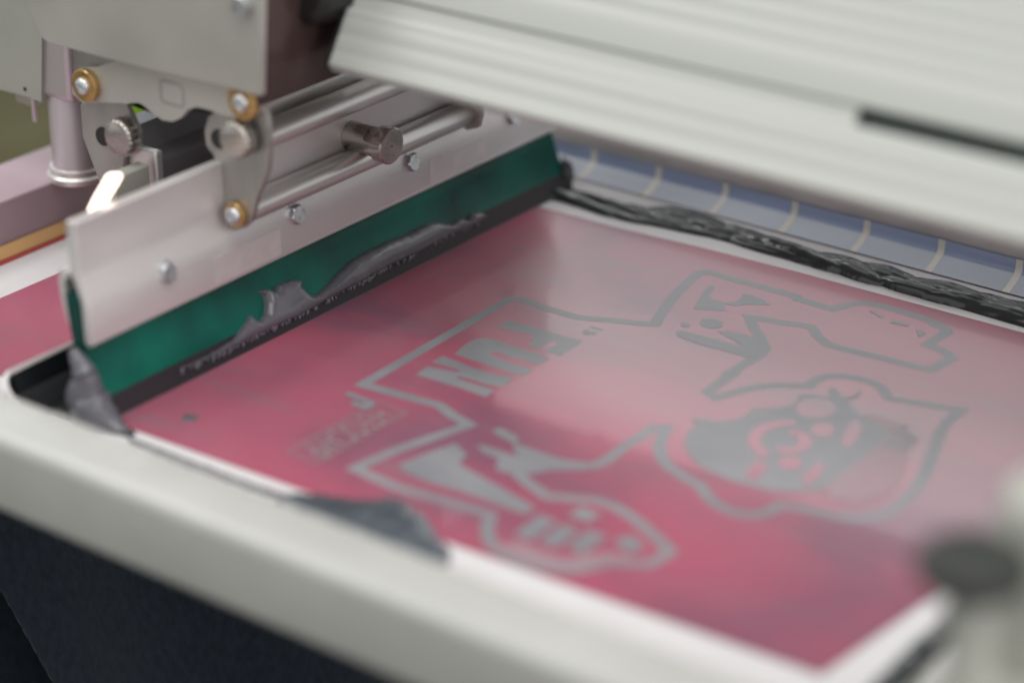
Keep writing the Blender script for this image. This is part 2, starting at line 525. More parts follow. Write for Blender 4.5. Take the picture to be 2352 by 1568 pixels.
# little sponsor line: boxed lettering and its logo strokes
ribbon('label_border', RH([(1540, 385), (1965, 555), (640, 1290), (235, 1115)]), .0016, DES_F, closed=True)
flat('logo_mark', [RH([(1090, 250), (1150, 240), (1500, 380), (1530, 420), (1400, 500), (1180, 440), (1150, 385), (1230, 370), (1340, 410), (1370, 395), (1080, 290)])], DES)
def lettering(text, p00, p10, p01, z):
    cu = bpy.data.curves.new('txt', 'FONT'); cu.body = text; cu.size = 1.0; cu.space_character = 1.08
    ob = bpy.data.objects.new('txt', cu); COL.objects.link(ob)
    dg = bpy.context.evaluated_depsgraph_get(); dg.update()
    me = bpy.data.meshes.new_from_object(ob.evaluated_get(dg))
    bpy.data.objects.remove(ob); bpy.data.curves.remove(cu)
    bm = bmesh.new(); bm.from_mesh(me); bpy.data.meshes.remove(me)
    x0 = min(v.co.x for v in bm.verts); x1 = max(v.co.x for v in bm.verts)
    y0 = min(v.co.y for v in bm.verts); y1 = max(v.co.y for v in bm.verts)
    for v in bm.verts:
        a = (v.co.x - x0) / (x1 - x0); b = (v.co.y - y0) / (y1 - y0)
        v.co = p00 + (p10 - p00) * a + (p01 - p00) * b
        v.co.z = z
    return bm
q = [Vector(hit(*p, 2, .0006)) for p in RH([(1450, 480), (370, 1080), (1840, 600)])]
ZD[0] += .00001
obj('lettering', lettering('HEROCAMP', q[0], q[1], q[2], ZD[0]), design_mat('lettering_grey', (.30, .25, .27), (.28, .22, .24), .3), emul, up=True)

# masking film on the far rail: curls from the wall onto the mesh, cream stripes across
filmx0, filmx1 = -.06, .455
def film_profile(off=0.0, t0=0, t1=1, n=14):
    pts = [(.4150, .0150), (.4150, .0100), (.4138, .0068), (.4095, .0042), (.4045, .0022), (.4000, .0010)]
    cm = catmull([(a, b) for a, b in pts], 5)
    L = len(cm)
    out = [cm[int(round((t0 + (t1 - t0) * k / n) * (L - 1)))] for k in range(n + 1)]
    return [(p[0] - off * .8, p[1] + off * .5) for p in out]
def strip_x(prof, x0, x1, th=.0003):
    up = [(y, z) for y, z in prof]
    dn = [(y + th, z - th * .5) for y, z in reversed(prof)]
    return prism_x(up + dn, x0, x1)
film = obj('masking_film', strip_x(film_profile(0, 0, .42), filmx0, filmx1), FILM, screen, smooth=True)
film2 = obj('masking_film', strip_x(film_profile(.0001, .42, 1), filmx0, filmx1), FILM_L, screen, smooth=True)
for k in range(10):
    xs = hit(0, 0, 2, 0)[0]
    x = -.0435 + .0472 * k
    x += .0225
    if x > .45: break
    obj('film_stripe', strip_x(film_profile(.0005), x, x + .0042, .0002), CREAM, film, smooth=True)
# clear tape & red edge along the left rail foot
obj('tape_strip', prism_y([(-.2085, .0005), (-.2085, .006), (-.2080, .007), (-.2035, .0015), (-.2035, .0005)], -.05, .40), TAPE, screen)
obj('emulsion_edge', box(-.2030, -.2000, -.05, .40, .0001, .0006), TAPER, screen)

# ------------------------------------------------------------------ squeegee
squeegee = thing('squeegee', 'green bladed squeegee in a long satin aluminium holder crossing the screen', 'squeegee', (-.03, .19, 0))
Y0, Y1 = .002, .384
front = [(-.0300, .0990), (-.0300, .0740), (-.0290, .0695), (-.0262, .0605), (-.0245, .0540), (-.0243, .0365),
         (-.0272, .0345), (-.0300, .0365), (-.0302, .0560), (-.0330, .0660), (-.0362, .0730), (-.0362, .0990)]
obj('holder_front', prism_y(front, Y0, Y1), ALU, squeegee, bevel=.0007)
back = [(-.0372, .072), (-.0400, .0735), (-.0435, .0715), (-.0445, .066), (-.0435, .055), (-.0405, .0445), (-.0375, .0405), (-.0362, .0415),
        (-.0385, .0475), (-.0405, .056), (-.0412, .064), (-.0402, .0690), (-.0372, .0685)]
obj('holder_back', prism_y(back, Y0, Y1), ALU, squeegee, bevel=.0004)
# blade, flexed towards the stroke
bp_f = [(-.0305, .060), (-.0302, .0370), (-.0282, .0290), (-.0250, .0200), (-.0205, .0110), (-.0130, .0002)]
bp_b = [(-.0185, .0002), (-.0270, .0110), (-.0318, .0200), (-.0350, .0290), (-.0372, .0370), (-.0395, .060)]
bf = [tuple(p) for p in catmull(bp_f, 4)]
bb = [tuple(p) for p in catmull(bp_b, 4)]
blade = obj('blade', prism_y(bf + bb, Y0 - .001, Y1 + .001), BLADE, squeegee, smooth=True)
def blade_pt(s_):
    """point + outward normal on the front of the blade, s_ = height fraction from the mesh"""
    L = len(bf) - 1
    t = (1 - s_) * L
    i = min(int(t), L - 1); f = t - i
    x = bf[i][0] * (1 - f) + bf[i + 1][0] * f; z = bf[i][1] * (1 - f) + bf[i + 1][1] * f
    tx = bf[i + 1][0] - bf[i][0]; tz = bf[i + 1][1] - bf[i][1]
    l = math.hypot(tx, tz)
    return x, z, -tz / l, tx / l
wp = []
lo_ = [blade_pt(a) for a in np.linspace(.018, .175, 8)]
wp = [(p[0] + p[2] * .0003, p[1] + p[3] * .0003) for p in lo_] + [(p[0] + p[2] * -.0003, p[1] + p[3] * -.0003) for p in reversed(lo_)]
obj('wet_edge', prism_y(wp, Y0 - .0005, Y1), WET, blade, smooth=True)

# scuffed clear tape patches and a bonded seam on the lower face
TP = mat('clear_tape', (.68, .65, .645), .30, .4, .1, 90)
for y_, l_ in ((.088, .050), (.262, .052)):
    obj('tape_patch', box(-.0246, -.02412, y_, y_ + l_, .0385, .0532), TP, squeegee)
obj('seam', box(-.0246, -.02405, .15, .3835, .0375, .0380), ALU_B, squeegee)

def hexbolt(parent, y, z=.0565, x=-.0256):
    ax = Vector((1, 0, .18)).normalized()
    base = Vector((x, y, z)) - ax * .0006
    def hexr(rot):
        def f(k, i):
            a = 2 * math.pi * (i + rot) / 48
            a = (a % (math.pi / 3)) - math.pi / 6
            return (1 / math.cos(a)) if k in (1, 2) else 1.0
        return f
    bm = lathe(base, ax, [(0, .0060), (.0, .0047), (.0036, .0047), (.0042, .0044)], 48, hexr(int(y * 100)))
    b = obj('hex_bolt', bm, STEEL, parent, smooth=True)
    obj('washer', lathe(base + ax * .0, ax, [(0, .0062), (.0009, .0062)], 40), STEEL, b, smooth=True)
for y in (.055, .151, .247, .340):
    hexbolt(squeegee, y)

# two guide rods lying along the holder and their end brackets
obj('guide_rod', lathe((-.0215, .104, .1085), (0, 1, 0), [(0, .0065), (.0008, .0072), (.205, .0072), (.206, .0065)], 48), ALU_B, squeegee, smooth=True)
obj('guide_rod', lathe((-.0215, .104, .0735), (0, 1, 0), [(0, .0065), (.0008, .0072), (.186, .0072), (.187, .0065)], 48), ALU_B, squeegee, smooth=True)
# rear backing plate between the rods
obj('backing_plate', box(-.0302, -.0278, .106, .305, .0665, .1035), ALU, squeegee, bevel=.0006)
br = [(-.030, .066), (-.020, .0635), (-.0125, .0665), (-.0105, .074), (-.0125, .112), (-.020, .118), (-.030, .118)]
obj('rod_bracket', prism_y(br, .2905, .2945), PLATE_D, squeegee, bevel=.0006)
# transverse location pin with a turned head
def pinf(k, i):
    a = 2 * math.pi * i / 48
    if k in (3, 4):
        return 1 if abs(math.cos(a + .9)) < .82 else .82 / abs(math.cos(a + .9))
    if k in (6, 7, 8):
        return min(1, .86 / max(.01, math.cos(a - math.radians(128))))
    return 1
pin = obj('locating_pin', lathe((-.028, .200, .0855), (1, 0, 0),
    [(0, .0078), (.0005, .0082), (.0150, .0082), (.0152, .0082), (.0205, .0082), (.0207, .0082), (.0215, .0100), (.0280, .0100), (.0286, .0094)], 48, pinf), NICKEL, squeegee, smooth=True)
obj('centre_mark', lathe((.0004, .200, .0855), (1, 0, 0), [(0, .0008), (.0003, .0006)], 16), BLACK, pin)

# ------------------------------------------------------------------ flood bar
flood = thing('flood_bar', 'dark ink coated flood bar with pale bent wing behind the green squeegee', 'flood bar', (-.06, .18, 0))
sh = [(-.0610, .0205), (-.0590, .0205), (-.0560, .010), (-.0440, .0006), (-.0460, .0006), (-.0580, .0095)]
obj('flood_blade', prism_y(sh, -.020, .384), INKD, flood)
obj('rim', prism_y([(-.0622, .0206), (-.0600, .0222), (-.0583, .0206), (-.0595, .0198)], -.0215, .384), ALU_B, flood, bevel=.0003)
# wing: sheet bending round the corner, top edge falling towards the mesh
bm = bmesh.new()
path = catmull([(-.0600, -.019, .0215), (-.0585, -.0245, .0205), (-.0530, -.0290, .0175), (-.0460, -.0300, .0130), (-.0400, -.0300, .0060), (-.034, -.030, .002)], 6)
cols = []
for k, p in enumerate(path):
    a = path[max(0, k - 1)]; b = path[min(len(path) - 1, k + 1)]
    t = np.array([b[0] - a[0], b[1] - a[1]]); t /= np.linalg.norm(t); n = np.array([t[1], -t[0]]) * .0012
    cols.append([bm.verts.new((p[0] + sx * n[0], p[1] + sx * n[1], z)) for sx, z in ((1, p[2]), (1, .0006), (-1, .0006), (-1, p[2]))])
for k in range(len(cols) - 1):
    for i in range(4):
        j = (i + 1) % 4
        bm.faces.new((cols[k][i], cols[k][j], cols[k + 1][j], cols[k + 1][i]))
bm.faces.new(cols[0]); bm.faces.new(list(reversed(cols[-1])))
obj('wing', bm, ALU_B, flood, smooth=True)
bm = bmesh.new()
cols = []
for k, p in enumerate(path):
    a = path[max(0, k - 1)]; b = path[min(len(path) - 1, k + 1)]
    t = np.array([b[0] - a[0], b[1] - a[1]]); t /= np.linalg.norm(t); n = np.array([t[1], -t[0]])
    cols.append([bm.verts.new((p[0] - n[0] * d, p[1] - n[1] * d, z)) for d, z in ((.0013, p[2] - .0012), (.0013, .0006), (.0017, .0006), (.0017, p[2] - .0014))])
for k in range(len(cols) - 1):
    for i in range(4):
        j = (i + 1) % 4
        bm.faces.new((cols[k][i], cols[k][j], cols[k + 1][j], cols[k + 1][i]))
obj('ink_coat', bm, INKD, flood, smooth=True)
obj('holder', prism_y([(-.118, .045), (-.0845, .045), (-.083, .047), (-.083, .084), (-.085, .0865), (-.092, .0865), (-.094, .0875), (-.100, .1000), (-.114, .1000), (-.118, .097)], .1125, .384), DARKANOD, flood, bevel=.0008)
obj('holder_channel', prism_y([(-.031, .100), (-.031, .1195), (-.0325, .1210), (-.046, .1210), (-.048, .1195), (-.048, .100)], .118, .384), ALU_B, flood, bevel=.0006)
for y in (.150, .186):
    obj('glint_pad', box(-.0405, -.0318, y, y + .012, .1205, .1222), STEEL, flood, bevel=.0004)  # raised bright pads standing in for reflections on the channel
obj('end_cap', box(-.1120, -.0805, .1068, .1120, .045, .0915), ALU_B, flood, bevel=.0012)
obj('holder_end', box(-.0890, -.0805, .0770, .1022, .050, .0865), PANEL, flood, bevel=.0008)

# ------------------------------------------------------------------ print-head carriage: plates, links, knobs
YB = .100
def plate_y(name, px, y, th, m, parent, spline=False, bevel=.0004):
    pts = [hit(x, yy, 1, y) for x, yy in px]
    bm = bmesh.new()
    a = [bm.verts.new((p[0], y, p[2])) for p in pts]
    b = [bm.verts.new((p[0], y + th, p[2])) for p in pts]
    bm.faces.new(a); bm.faces.new(list(reversed(b)))
    n = len(a)
    for i in range(n):
        bm.faces.new((a[i], a[(i + 1) % n], b[(i + 1) % n], b[i]))
    bmesh.ops.triangulate(bm, faces=[f for f in bm.faces if len(f.verts) > 4], quad_method='BEAUTY', ngon_method='EAR_CLIP')
    return obj(name, bm, m, parent, bevel=bevel)

carriage = thing('squeegee_carriage', 'grey steel lifting carriage with linked hanger plates above the squeegee holder', 'carriage', (-.08, .11, .07))
plate_y('front_plate', [(20, -140), (60, 0), (97, 90), (110, 99), (300, 150), (500, 196), (597, 222), (597, 0), (597, -160)], .0920, .004, PLATE, carriage, bevel=.0006)
obj('side_plate', box(-.0010, .0035, .0965, .235, .137, .235), MAROON, carriage, bevel=.0006)
obj('rear_block', box(-.150, -.002, .1150, .235, .148, .230), PANEL, carriage)
# link arm
link = [(165, 175), (182, 158), (215, 157), (262, 142), (600, 215), (598, 260), (560, 275), (500, 262), (478, 252), (452, 246), (432, 252), (415, 272), (396, 280), (372, 276), (352, 262), (332, 244), (318, 236), (290, 238), (235, 236), (190, 238), (165, 215)]
plate_y('link_arm', link, .0985, .003, PLATE, carriage)
for xa, ya in ((395, 215),):
    p = hit(xa, ya, 1, .0985)
    bm = bmesh.new()
    ring = rrect(p[0] - .0085, p[0] + .0085, p[2] - .0065, p[2] + .0065, .003)
    inn = rrect(p[0] - .0072, p[0] + .0072, p[2] - .0052, p[2] + .0052, .002)
    A = [bm.verts.new((x, .0983, z)) for x, z in ring]; B = [bm.verts.new((x, .0983, z)) for x, z in inn]
    C_ = [bm.verts.new((x, .0986, z)) for x, z in ring]; D_ = [bm.verts.new((x, .0986, z)) for x, z in inn]
    n = len(A)
    for i in range(n):
        j = (i + 1) % n
        bm.faces.new((A[i], A[j], B[j], B[i])); bm.faces.new((A[i], C_[i], C_[j], A[j])); bm.faces.new((B[i], B[j], D_[j], D_[i]))
    obj('stamped_mark', bm, PLATE_D, carriage)

# hangers
hangR = [(470, 300), (478, 270), (496, 256), (520, 250), (600, 236), (612, 262), (617, 300), (619, 350), (615, 395), (590, 455), (578, 505), (562, 524), (540, 530), (520, 522), (509, 503), (507, 480), (506, 400), (492, 360), (474, 335)]
plate_y('hanger_plate', hangR, .1030, .003, PLATE_D, carriage)
hangL = [(185, 240), (262, 232), (290, 240), (303, 270), (318, 305), (318, 340), (300, 358), (284, 362), (282, 400), (280, 440), (262, 470), (240, 465), (232, 425), (208, 362), (190, 312)]
plate_y('hanger_plate', hangL, .1030, .003, PLATE_D, carriage)

def knob(parent, px, py, r=.0098, y=.1025):
    p = hit(px, py, 1, y - .010)
    def kn(k, i):
        return 1 - .06 * (.5 + .5 * math.cos(i * 2 * math.pi / 6)) if 2 <= k <= 5 else 1
    bm = lathe((p[0], y, p[2]), (0, -1, 0), [(0, .0062), (.002, .0062), (.0022, r * .97), (.003, r), (.0088, r), (.0095, r * .97), (.0100, r * .88)], 132, kn)
    o = obj('knurled_knob', bm, NICKEL, parent, smooth=True)
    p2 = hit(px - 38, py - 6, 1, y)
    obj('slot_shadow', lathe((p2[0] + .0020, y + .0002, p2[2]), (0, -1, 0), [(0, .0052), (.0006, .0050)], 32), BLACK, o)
knob(carriage, 268, 318)
knob(carriage, 534, 324)

def bushing(parent, px, py, rb, rs, y, th=.0030, scr=True):
    p = hit(px, py, 1, y - th - .002)
    b = obj('brass_bushing', lathe((p[0], y, p[2]), (0, -1, 0), [(0, rb), (.0003, rb * 1.02), (th, rb * 1.02), (th + .0005, rb * .95)], 48), BRASS, parent, smooth=True)
    yy = y - th - .0005
    s_ = obj('screw_head', lathe((p[0], yy, p[2]), (0, -1, 0), [(0, rs), (.0010, rs), (.0020, rs * .86), (.0026, rs * .6), (.0027, rs * .45), (.0016, rs * .40)], 36), STEEL, b, smooth=True)
bushing(carriage, 186, 200, .0086, .0046, .0984)
bushing(carriage, 549, 238, .0092, .0046, .0984)
bushing(carriage, 531, 497, .0066, .0048, .1029, .0028)
p = hit(560, 12, 1, .092)
obj('cap_screw', lathe((p[0], .092, p[2]), (0, -1, 0), [(0, .0052), (.003, .0052), (.0036, .0046)], 32), STEEL, carriage, smooth=True)
plate_y('under_shade_plate', [(169, 90), (300, 120), (300, 152), (262, 147), (169, 172)], .1060, .003, PLATE_D, carriage)  # plate put in for the dark shading under the front plate

# ------------------------------------------------------------------ lift post behind left
post = thing('lift_post', 'polished vertical post with flanged foot on the left rail beside the carriage plate', 'post', (-.207, .158, .032))
bp = (-.204, .165)
obj('column', lathe((bp[0], bp[1], .032), (0, 0, 1), [(.004, .0145), (.006, .0140), (.20, .0140)], 48), MAUVE, post, smooth=True)
obj('foot_flange', lathe((bp[0], bp[1], .0321), (0, 0, 1), [(0, .0175), (.003, .0175), (.0042, .0160), (.0075, .0158), (.008, .0148)], 48), ALU_B, post, smooth=True)
obj('sleeve', box(-.2155, -.1880, .150, .180, .082, .24), MAUVE, post, bevel=.004)
pn = thing('machine_side_panel', 'dull grey green panel with a small hole left of the polished post', 'panel', (-.26, .17, .08))
plate_y('panel', [(-260, -160), (100, -160), (96, 90), (95, 236), (60, 222), (6, 208), (-60, 195), (-260, 150)], .148, .004, PANEL, pn)
p = hit(57, 205, 1, .1478)
obj('hole', lathe((p[0], .1479, p[2]), (0, -1, 0), [(0, .0012), (.0002, .0012)], 20), BLACK, pn)
p = hit(70, 226, 1, .150)
obj('hanging_pin', lathe((p[0], .152, p[2] + .004), (0, 0, -1), [(0, .0016), (.0175, .0016), (.0185, .0010)], 20), MAUVE, pn, smooth=True)
obj('bracket_foot', box(p[0] - .019, p[0] - .005, .155, .175, p[2] - .008, p[2] + .004), PLATE, pn, bevel=.0015)

# lime cover and glowing strip in place of a metal glint, seen through the linkage
p = hit(318, 248, 1, .22)
g = obj('lime_cover', box(p[0] - .030, p[0] + .035, .22, .24, p[2] - .03, p[2] + .020), LIME, None, bevel=.001)
tag(g, 'small patch of bright lime green cover seen through the carriage linkage', 'cover')
EM = bpy.data.materials.new('glint_glow'); EM.use_nodes = True
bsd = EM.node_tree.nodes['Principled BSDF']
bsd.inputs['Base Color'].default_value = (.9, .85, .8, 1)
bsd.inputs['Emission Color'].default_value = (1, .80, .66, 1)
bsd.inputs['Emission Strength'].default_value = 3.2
sp = [hit(x, y, 1, .012) for x, y in ((247, 402), (268, 406), (236, 462), (200, 500), (206, 478))]
bm = bmesh.new(); add_prism(bm, [(p[0] , .030, p[2]) for p in sp], (0, .003, 0))
EMo = None
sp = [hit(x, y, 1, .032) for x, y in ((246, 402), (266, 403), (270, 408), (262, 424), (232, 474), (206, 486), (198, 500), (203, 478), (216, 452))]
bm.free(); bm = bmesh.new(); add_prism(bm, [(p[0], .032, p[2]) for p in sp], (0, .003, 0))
t_ = obj('glint_strip', bm, EM, None)
tag(t_, 'short glowing strip standing in for a white glint on metal just above the left end of the squeegee holder', 'glint')

# ------------------------------------------------------------------ ribbed cross beam
beam = thing('cross_beam', 'wide ribbed pale aluminium beam crossing above the screen, out of focus', 'beam', (.3, .25, .15))
P0 = (.130, .152)
pe = hit(796, 20, 0, .019)
tilt = math.atan2(pe[1] - P0[0], pe[2] - P0[1])
tl = max(math.radians(12), min(tilt, math.radians(40)))
U_ = (math.sin(tl), math.cos(tl)); Nn = (-math.cos(tl), math.sin(tl))
def fp(u, d=0.0):
    return (P0[0] + U_[0] * u + Nn[0] * d, P0[1] + U_[1] * u + Nn[1] * d)
def ribbed(u0, u1, period=.0078, depth=.00022):
    pts = []
    n = int((u1 - u0) / period)
    for k in range(n):
        a = u0 + k * (u1 - u0) / n; w = (u1 - u0) / n
        pts += [fp(a), fp(a + w * .62), fp(a + w * .72, -depth), fp(a + w * .9, -depth)]
    pts.append(fp(u1))
    return pts
SL0, SL1 = .0315, .0405
prof = [fp(-.001, -.004), fp(0, -.0015)] + ribbed(.0015, SL0 - .003) + [fp(SL0, -.001), fp(SL0, -.009), fp(SL1, -.009), fp(SL1, -.001)] + \
       ribbed(SL1 + .012, .120) + ribbed(.1203, .20, .009, .0005)
top = fp(.20)
prof += [(.380, top[1]), (.380, .30), (.374, .154), (.370, .152), (P0[0] + .006, .1485)]
obj('beam_body', prism_x(prof, .0195, .75), BEAM, beam, smooth=True)
xs_slot = hit(1965, 290, 1, fp(SL1)[0])[0]
def slotbox(x0, x1, d0, d1):
    return prism_x([fp(SL0 + .0002, d0), fp(SL0 + .0002, d1), fp(SL1 - .0002, d1), fp(SL1 - .0002, d0)], x0, x1)
obj('slot_cover', slotbox(.0195, xs_slot, -.0085, -.0030), BEAM, beam)
obj('open_slot', slotbox(xs_slot + .0003, .75, -.0088, -.0070), SLOT, beam)
capp = [fp(-.002, .0002), fp(.20, .0002), (.381, top[1]), (.375, .151), (P0[0] + .004, .1475)]
obj('end_cap', prism_x(capp, .0165, .0193), BLACK, beam, bevel=.0005)
obj('unseen_rear_rail', box(-.75, .0163, .322, .3705, .153, .205), BEAM, beam, bevel=.001)  # unseen rail added to extend the dark edge reflected in the screen
kp = hit(735, 8, 1, .15)
obj('cap_knob', lathe((.004, .150, kp[2] + .008), (0, -1, .2), [(0, .014), (.004, .016), (.016, .016), (.020, .012)], 40), BLACK, beam, smooth=True)

# ------------------------------------------------------------------ ink
def sdist(poly):
    P = np.array(poly); Q = np.roll(P, -1, axis=0)
    def f(X, Y):
        d = np.full(X.shape, 1e9); inside = np.zeros(X.shape, bool)
        for (ax, ay), (bx, by) in zip(P, Q):
            vx, vy = bx - ax, by - ay
            t = np.clip(((X - ax) * vx + (Y - ay) * vy) / (vx * vx + vy * vy + 1e-15), 0, 1)
            d = np.minimum(d, np.hypot(X - ax - t * vx, Y - ay - t * vy))
            cnd = ((ay > Y) != (by > Y)) & (X < (bx - ax) * (Y - ay) / (by - ay + 1e-15) + ax)
            inside ^= cnd
        return np.where(inside, d, -d)
    return f

def ink_field(poly, T, w, step, place, rough_amp=.0006, freq=120.0, aniso=(1, 1), ridged=0.0, jag=.0008, seed=0.0):
    """height field over a 2-D outline; place(u, v, h) -> world"""
    P = np.array(poly)
    u0, v0 = P.min(0) - .003; u1, v1 = P.max(0) + .003
    nu = int((u1 - u0) / step); nv = int((v1 - v0) / step)
    uu = np.linspace(u0, u1, nu); vv = np.linspace(v0, v1, nv)
    X, Y = np.meshgrid(uu, vv, indexing='ij')
    D = sdist(poly)(X, Y)
    bm = bmesh.new()
    idx = {}
    def getv(i, j):
        k = (i, j)
        if k not in idx:
            u, v = uu[i], vv[j]; d = D[i, j]
            q_ = Vector((u * freq * aniso[0], v * freq * aniso[1], seed))
            d += jag * (mnoise.noise(q_ * 2.3) + .6 * mnoise.noise(q_ * 5.1))
            n1 = mnoise.noise(q_)
            n2 = mnoise.noise(q_ * 2.1 + Vector((5, 1, 2)))
            n3 = mnoise.noise(q_ * 4.7 + Vector((1, 7, 3)))
            if d > 0:
                b_ = min(d / w, 1)
                h = T * math.sqrt(max(0, 1 - (1 - b_) ** 2))
                rg = (1 - abs(n1) * 2) * .6 + (1 - abs(n2) * 2) * .3
                h *= 1 + ridged * rg * .8
                h += b_ * rough_amp * (n1 + .5 * n2 + .12 * n3)
                h = max(h, .0001)
            else:
                h = max(-.0012, d * 1.2)
            idx[k] = bm.verts.new(place(u, v, h))
        return idx[k]
    for i in range(nu - 1):
        for j in range(nv - 1):
            if max(D[i, j], D[i + 1, j], D[i, j + 1], D[i + 1, j + 1]) > -.0018:
                bm.faces.new((getv(i, j), getv(i + 1, j), getv(i + 1, j + 1), getv(i, j + 1)))
    return bm

# bead on the blade (u = along the blade, v = height on the flexed face)
RS = rd(580, 620, .28061)
bn = Vector((math.cos(math.radians(33)), 0, math.sin(math.radians(33))))
bq = Vector((-.0200, .2, .0110))
def on_blade(pts):
    out = []
    for px, py in pts:
        h_ = Vector(hitp(px, py, bq, bn))
        out.append((h_.y, (h_ - bq).dot(Vector((-bn.z, 0, bn.x)))))
    return out
def blade_place(u, v, h):
    # v measured on the tangent plane at bq; wrap onto the real curved face by height
    p_ = bq + Vector((-bn.z, 0, bn.x)) * v
    z = max(.0006, p_.z)
    L = len(bf) - 1
    x = bf[-1][0]
    for i in range(L):
        if bf[i][1] >= z >= bf[i + 1][1]:
            f = (bf[i][1] - z) / (bf[i][1] - bf[i + 1][1] + 1e-9)
            x = bf[i][0] * (1 - f) + bf[i + 1][0] * f
            break
    return Vector((x, u, z)) + bn * h
topc = RS([(-460, 1075), (-260, 985), (-150, 925), (-60, 862), (0, 832), (60, 740), (120, 670), (150, 600), (190, 640), (245, 655), (285, 600), (292, 500), (268, 425), (215, 385), (300, 368), (350, 388), (370, 325), (450, 300), (500, 285), (592, 285), (612, 360), (650, 395), (690, 430), (740, 425), (850, 330), (950, 215), (1050, 115), (1180, 35)]) + \
       R4([(1050, 345), (1200, 290), (1340, 210), (1400, 198), (1500, 222), (1560, 182), (1620, 195), (1640, 150), (1700, 140), (1765, 168)])
lowc = R4([(1700, 210), (1500, 300), (1300, 405), (1100, 500), (960, 580)]) + RS([(1230, 275), (1060, 355), (850, 465), (640, 585), (300, 745), (0, 895), (-260, 1015), (-460, 1100)])
poly = on_blade(topc + lowc)
bm = ink_field(poly, .0050, .0062, .0005, blade_place, .0007, 42, (.8, 1), 0, .0004, 3.0)
t_ = obj('ink_bead', bm, INK, None, smooth=True)
tag(t_, 'thick grey ink bead clinging along the lower face of the green blade', 'ink')
# ragged droplets along the lower lip of the bead
bm = bmesh.new()
for k in range(190):
    f = random.random()
    seg = lowc[int(f * (len(lowc) - 1))]; seg2 = lowc[min(int(f * (len(lowc) - 1)) + 1, len(lowc) - 1)]
    g_ = random.random()
    px = seg[0] * (1 - g_) + seg2[0] * g_ + random.uniform(-3, 3); py = seg[1] * (1 - g_) + seg2[1] * g_ + random.uniform(-3, 5)
    (u, v), = on_blade([(px, py)])
    r = random.uniform(.0004, .0012)
    cpos = blade_place(u, v, r * .5)
    ret = bmesh.ops.create_icosphere(bm, subdivisions=2, radius=r)
    rot = Matrix.Rotation(random.uniform(-.6, .6), 3, 'X')
    for vv_ in ret['verts']:
        q_ = vv_.co.copy(); q_.z *= random.uniform(1.0, 1.1) * 1.7
        n_ = mnoise.noise(q_ * 1500) * .3 + 1
        vv_.co = rot @ (q_ * n_) + cpos
t_ = obj('ink_spatter', bm, INK, None, smooth=True)
tag(t_, 'ragged dark ink crumbs along the lower lip of the grey ink bead', 'ink', kind='stuff')

# rope of ink along the far margin
R5 = rd(1360, 300, .5102)
lowf = [(-.020, .3600), (-.005, .3650), (.020, .3650), (.051, .3650), (.075, .3675), (.092, .3705), (.120, .3720), (.148, .3725), (.170, .3720), (.193, .3710), (.225, .3690), (.291, .3665), (.36, .365)]
topf = [(.36, .3870), (.291, .3850), (.262, .3835), (.235, .3830), (.205, .3830), (.180, .3845), (.160, .3835), (.140, .3850), (.115, .3860), (.095, .3900), (.075, .3920), (.060, .3870), (.045, .3800), (.025, .3760), (.005, .3740), (-.015, .3760)]
poly = lowf + topf
def mesh_place(u, v, h): return Vector((u, v, h + .0006))
def twist_place(u, v, h): return Vector((u, v, h + .0006))
def rope():
    rs = random.Random(11)
    lo_p, hi_p = np.array(lowf), np.array(topf)[::-1]
    ylo = lambda x: np.interp(x, lo_p[:, 0], lo_p[:, 1]); yhi = lambda x: np.interp(x, hi_p[:, 0], hi_p[:, 1])
    strands = []
    x = -.02
    while x < .37:
        dense = .35 + .65 * min(1, max(0, x / .15))
        for _ in range(2 if x > .1 else 1):
            L_ = rs.uniform(.045, .100); w_ = rs.uniform(.0035, .0075) * (.7 + .5 * dense); H_ = rs.uniform(.0030, .0068) * (.55 + .45 * dense)
            f = rs.uniform(.22, .78)
            yc = ylo(x) * (1 - f) + yhi(x) * f
            strands.append((x, yc, rs.uniform(-.15, .02), L_ / 2, w_, H_, rs.uniform(0, 50)))
        x += rs.uniform(.014, .024)
    step_u, step_v = .0007, .00055
    us = np.arange(-.024, .372, step_u); vs = np.arange(.355, .398, step_v)
    X, Y = np.meshgrid(us, vs, indexing='ij')
    D = sdist(poly)(X, Y)
    Hh = np.where(D > 0, .0024 * np.sqrt(np.clip(1 - (1 - np.clip(D / .005, 0, 1)) ** 2, 0, 1)), D * 1.1)
    for (sx, sy, an, l2, w_, H_, sd) in strands:
        a = (X - sx) * math.cos(an) + (Y - sy) * math.sin(an)
        b = -(X - sx) * math.sin(an) + (Y - sy) * math.cos(an) + .0016 * np.sin(a * 70 + sd)
        q_ = 1 - (a / l2) ** 2
        e = 1 - (b / (w_ * np.sqrt(np.clip(q_, .05, 1)))) ** 2
        hh = H_ * np.sqrt(np.clip(q_, 0, 1)) * np.sqrt(np.clip(e, 0, 1)) + .00016 * np.sin(b * 1900 + a * 40 + sd) * (e > .1) * (q_ > .1)
        Hh = np.where((q_ > 0) & (e > 0), np.maximum(Hh, hh), Hh)
    bm = bmesh.new()
    idx = {}
    def gv(i, j):
        if (i, j) not in idx:
            u, v, h = us[i], vs[j], Hh[i, j]
            if h > .0003:
                h += .0008 * mnoise.noise(Vector((u * 60, v * 200, 2))) + .0003 * mnoise.noise(Vector((u * 150, v * 500, 5)))
            idx[(i, j)] = bm.verts.new((u, v, .0006 + max(h, -.0012)))
        return idx[(i, j)]
    ok = Hh > -.0010
    for i in range(len(us) - 1):
        for j in range(len(vs) - 1):
            if ok[i, j] or ok[i + 1, j] or ok[i, j + 1] or ok[i + 1, j + 1]:
                bm.faces.new((gv(i, j), gv(i + 1, j), gv(i + 1, j + 1), gv(i, j + 1)))
    return bm
bm = rope()
t_ = obj('ink_rope', bm, INKB, None, smooth=True)
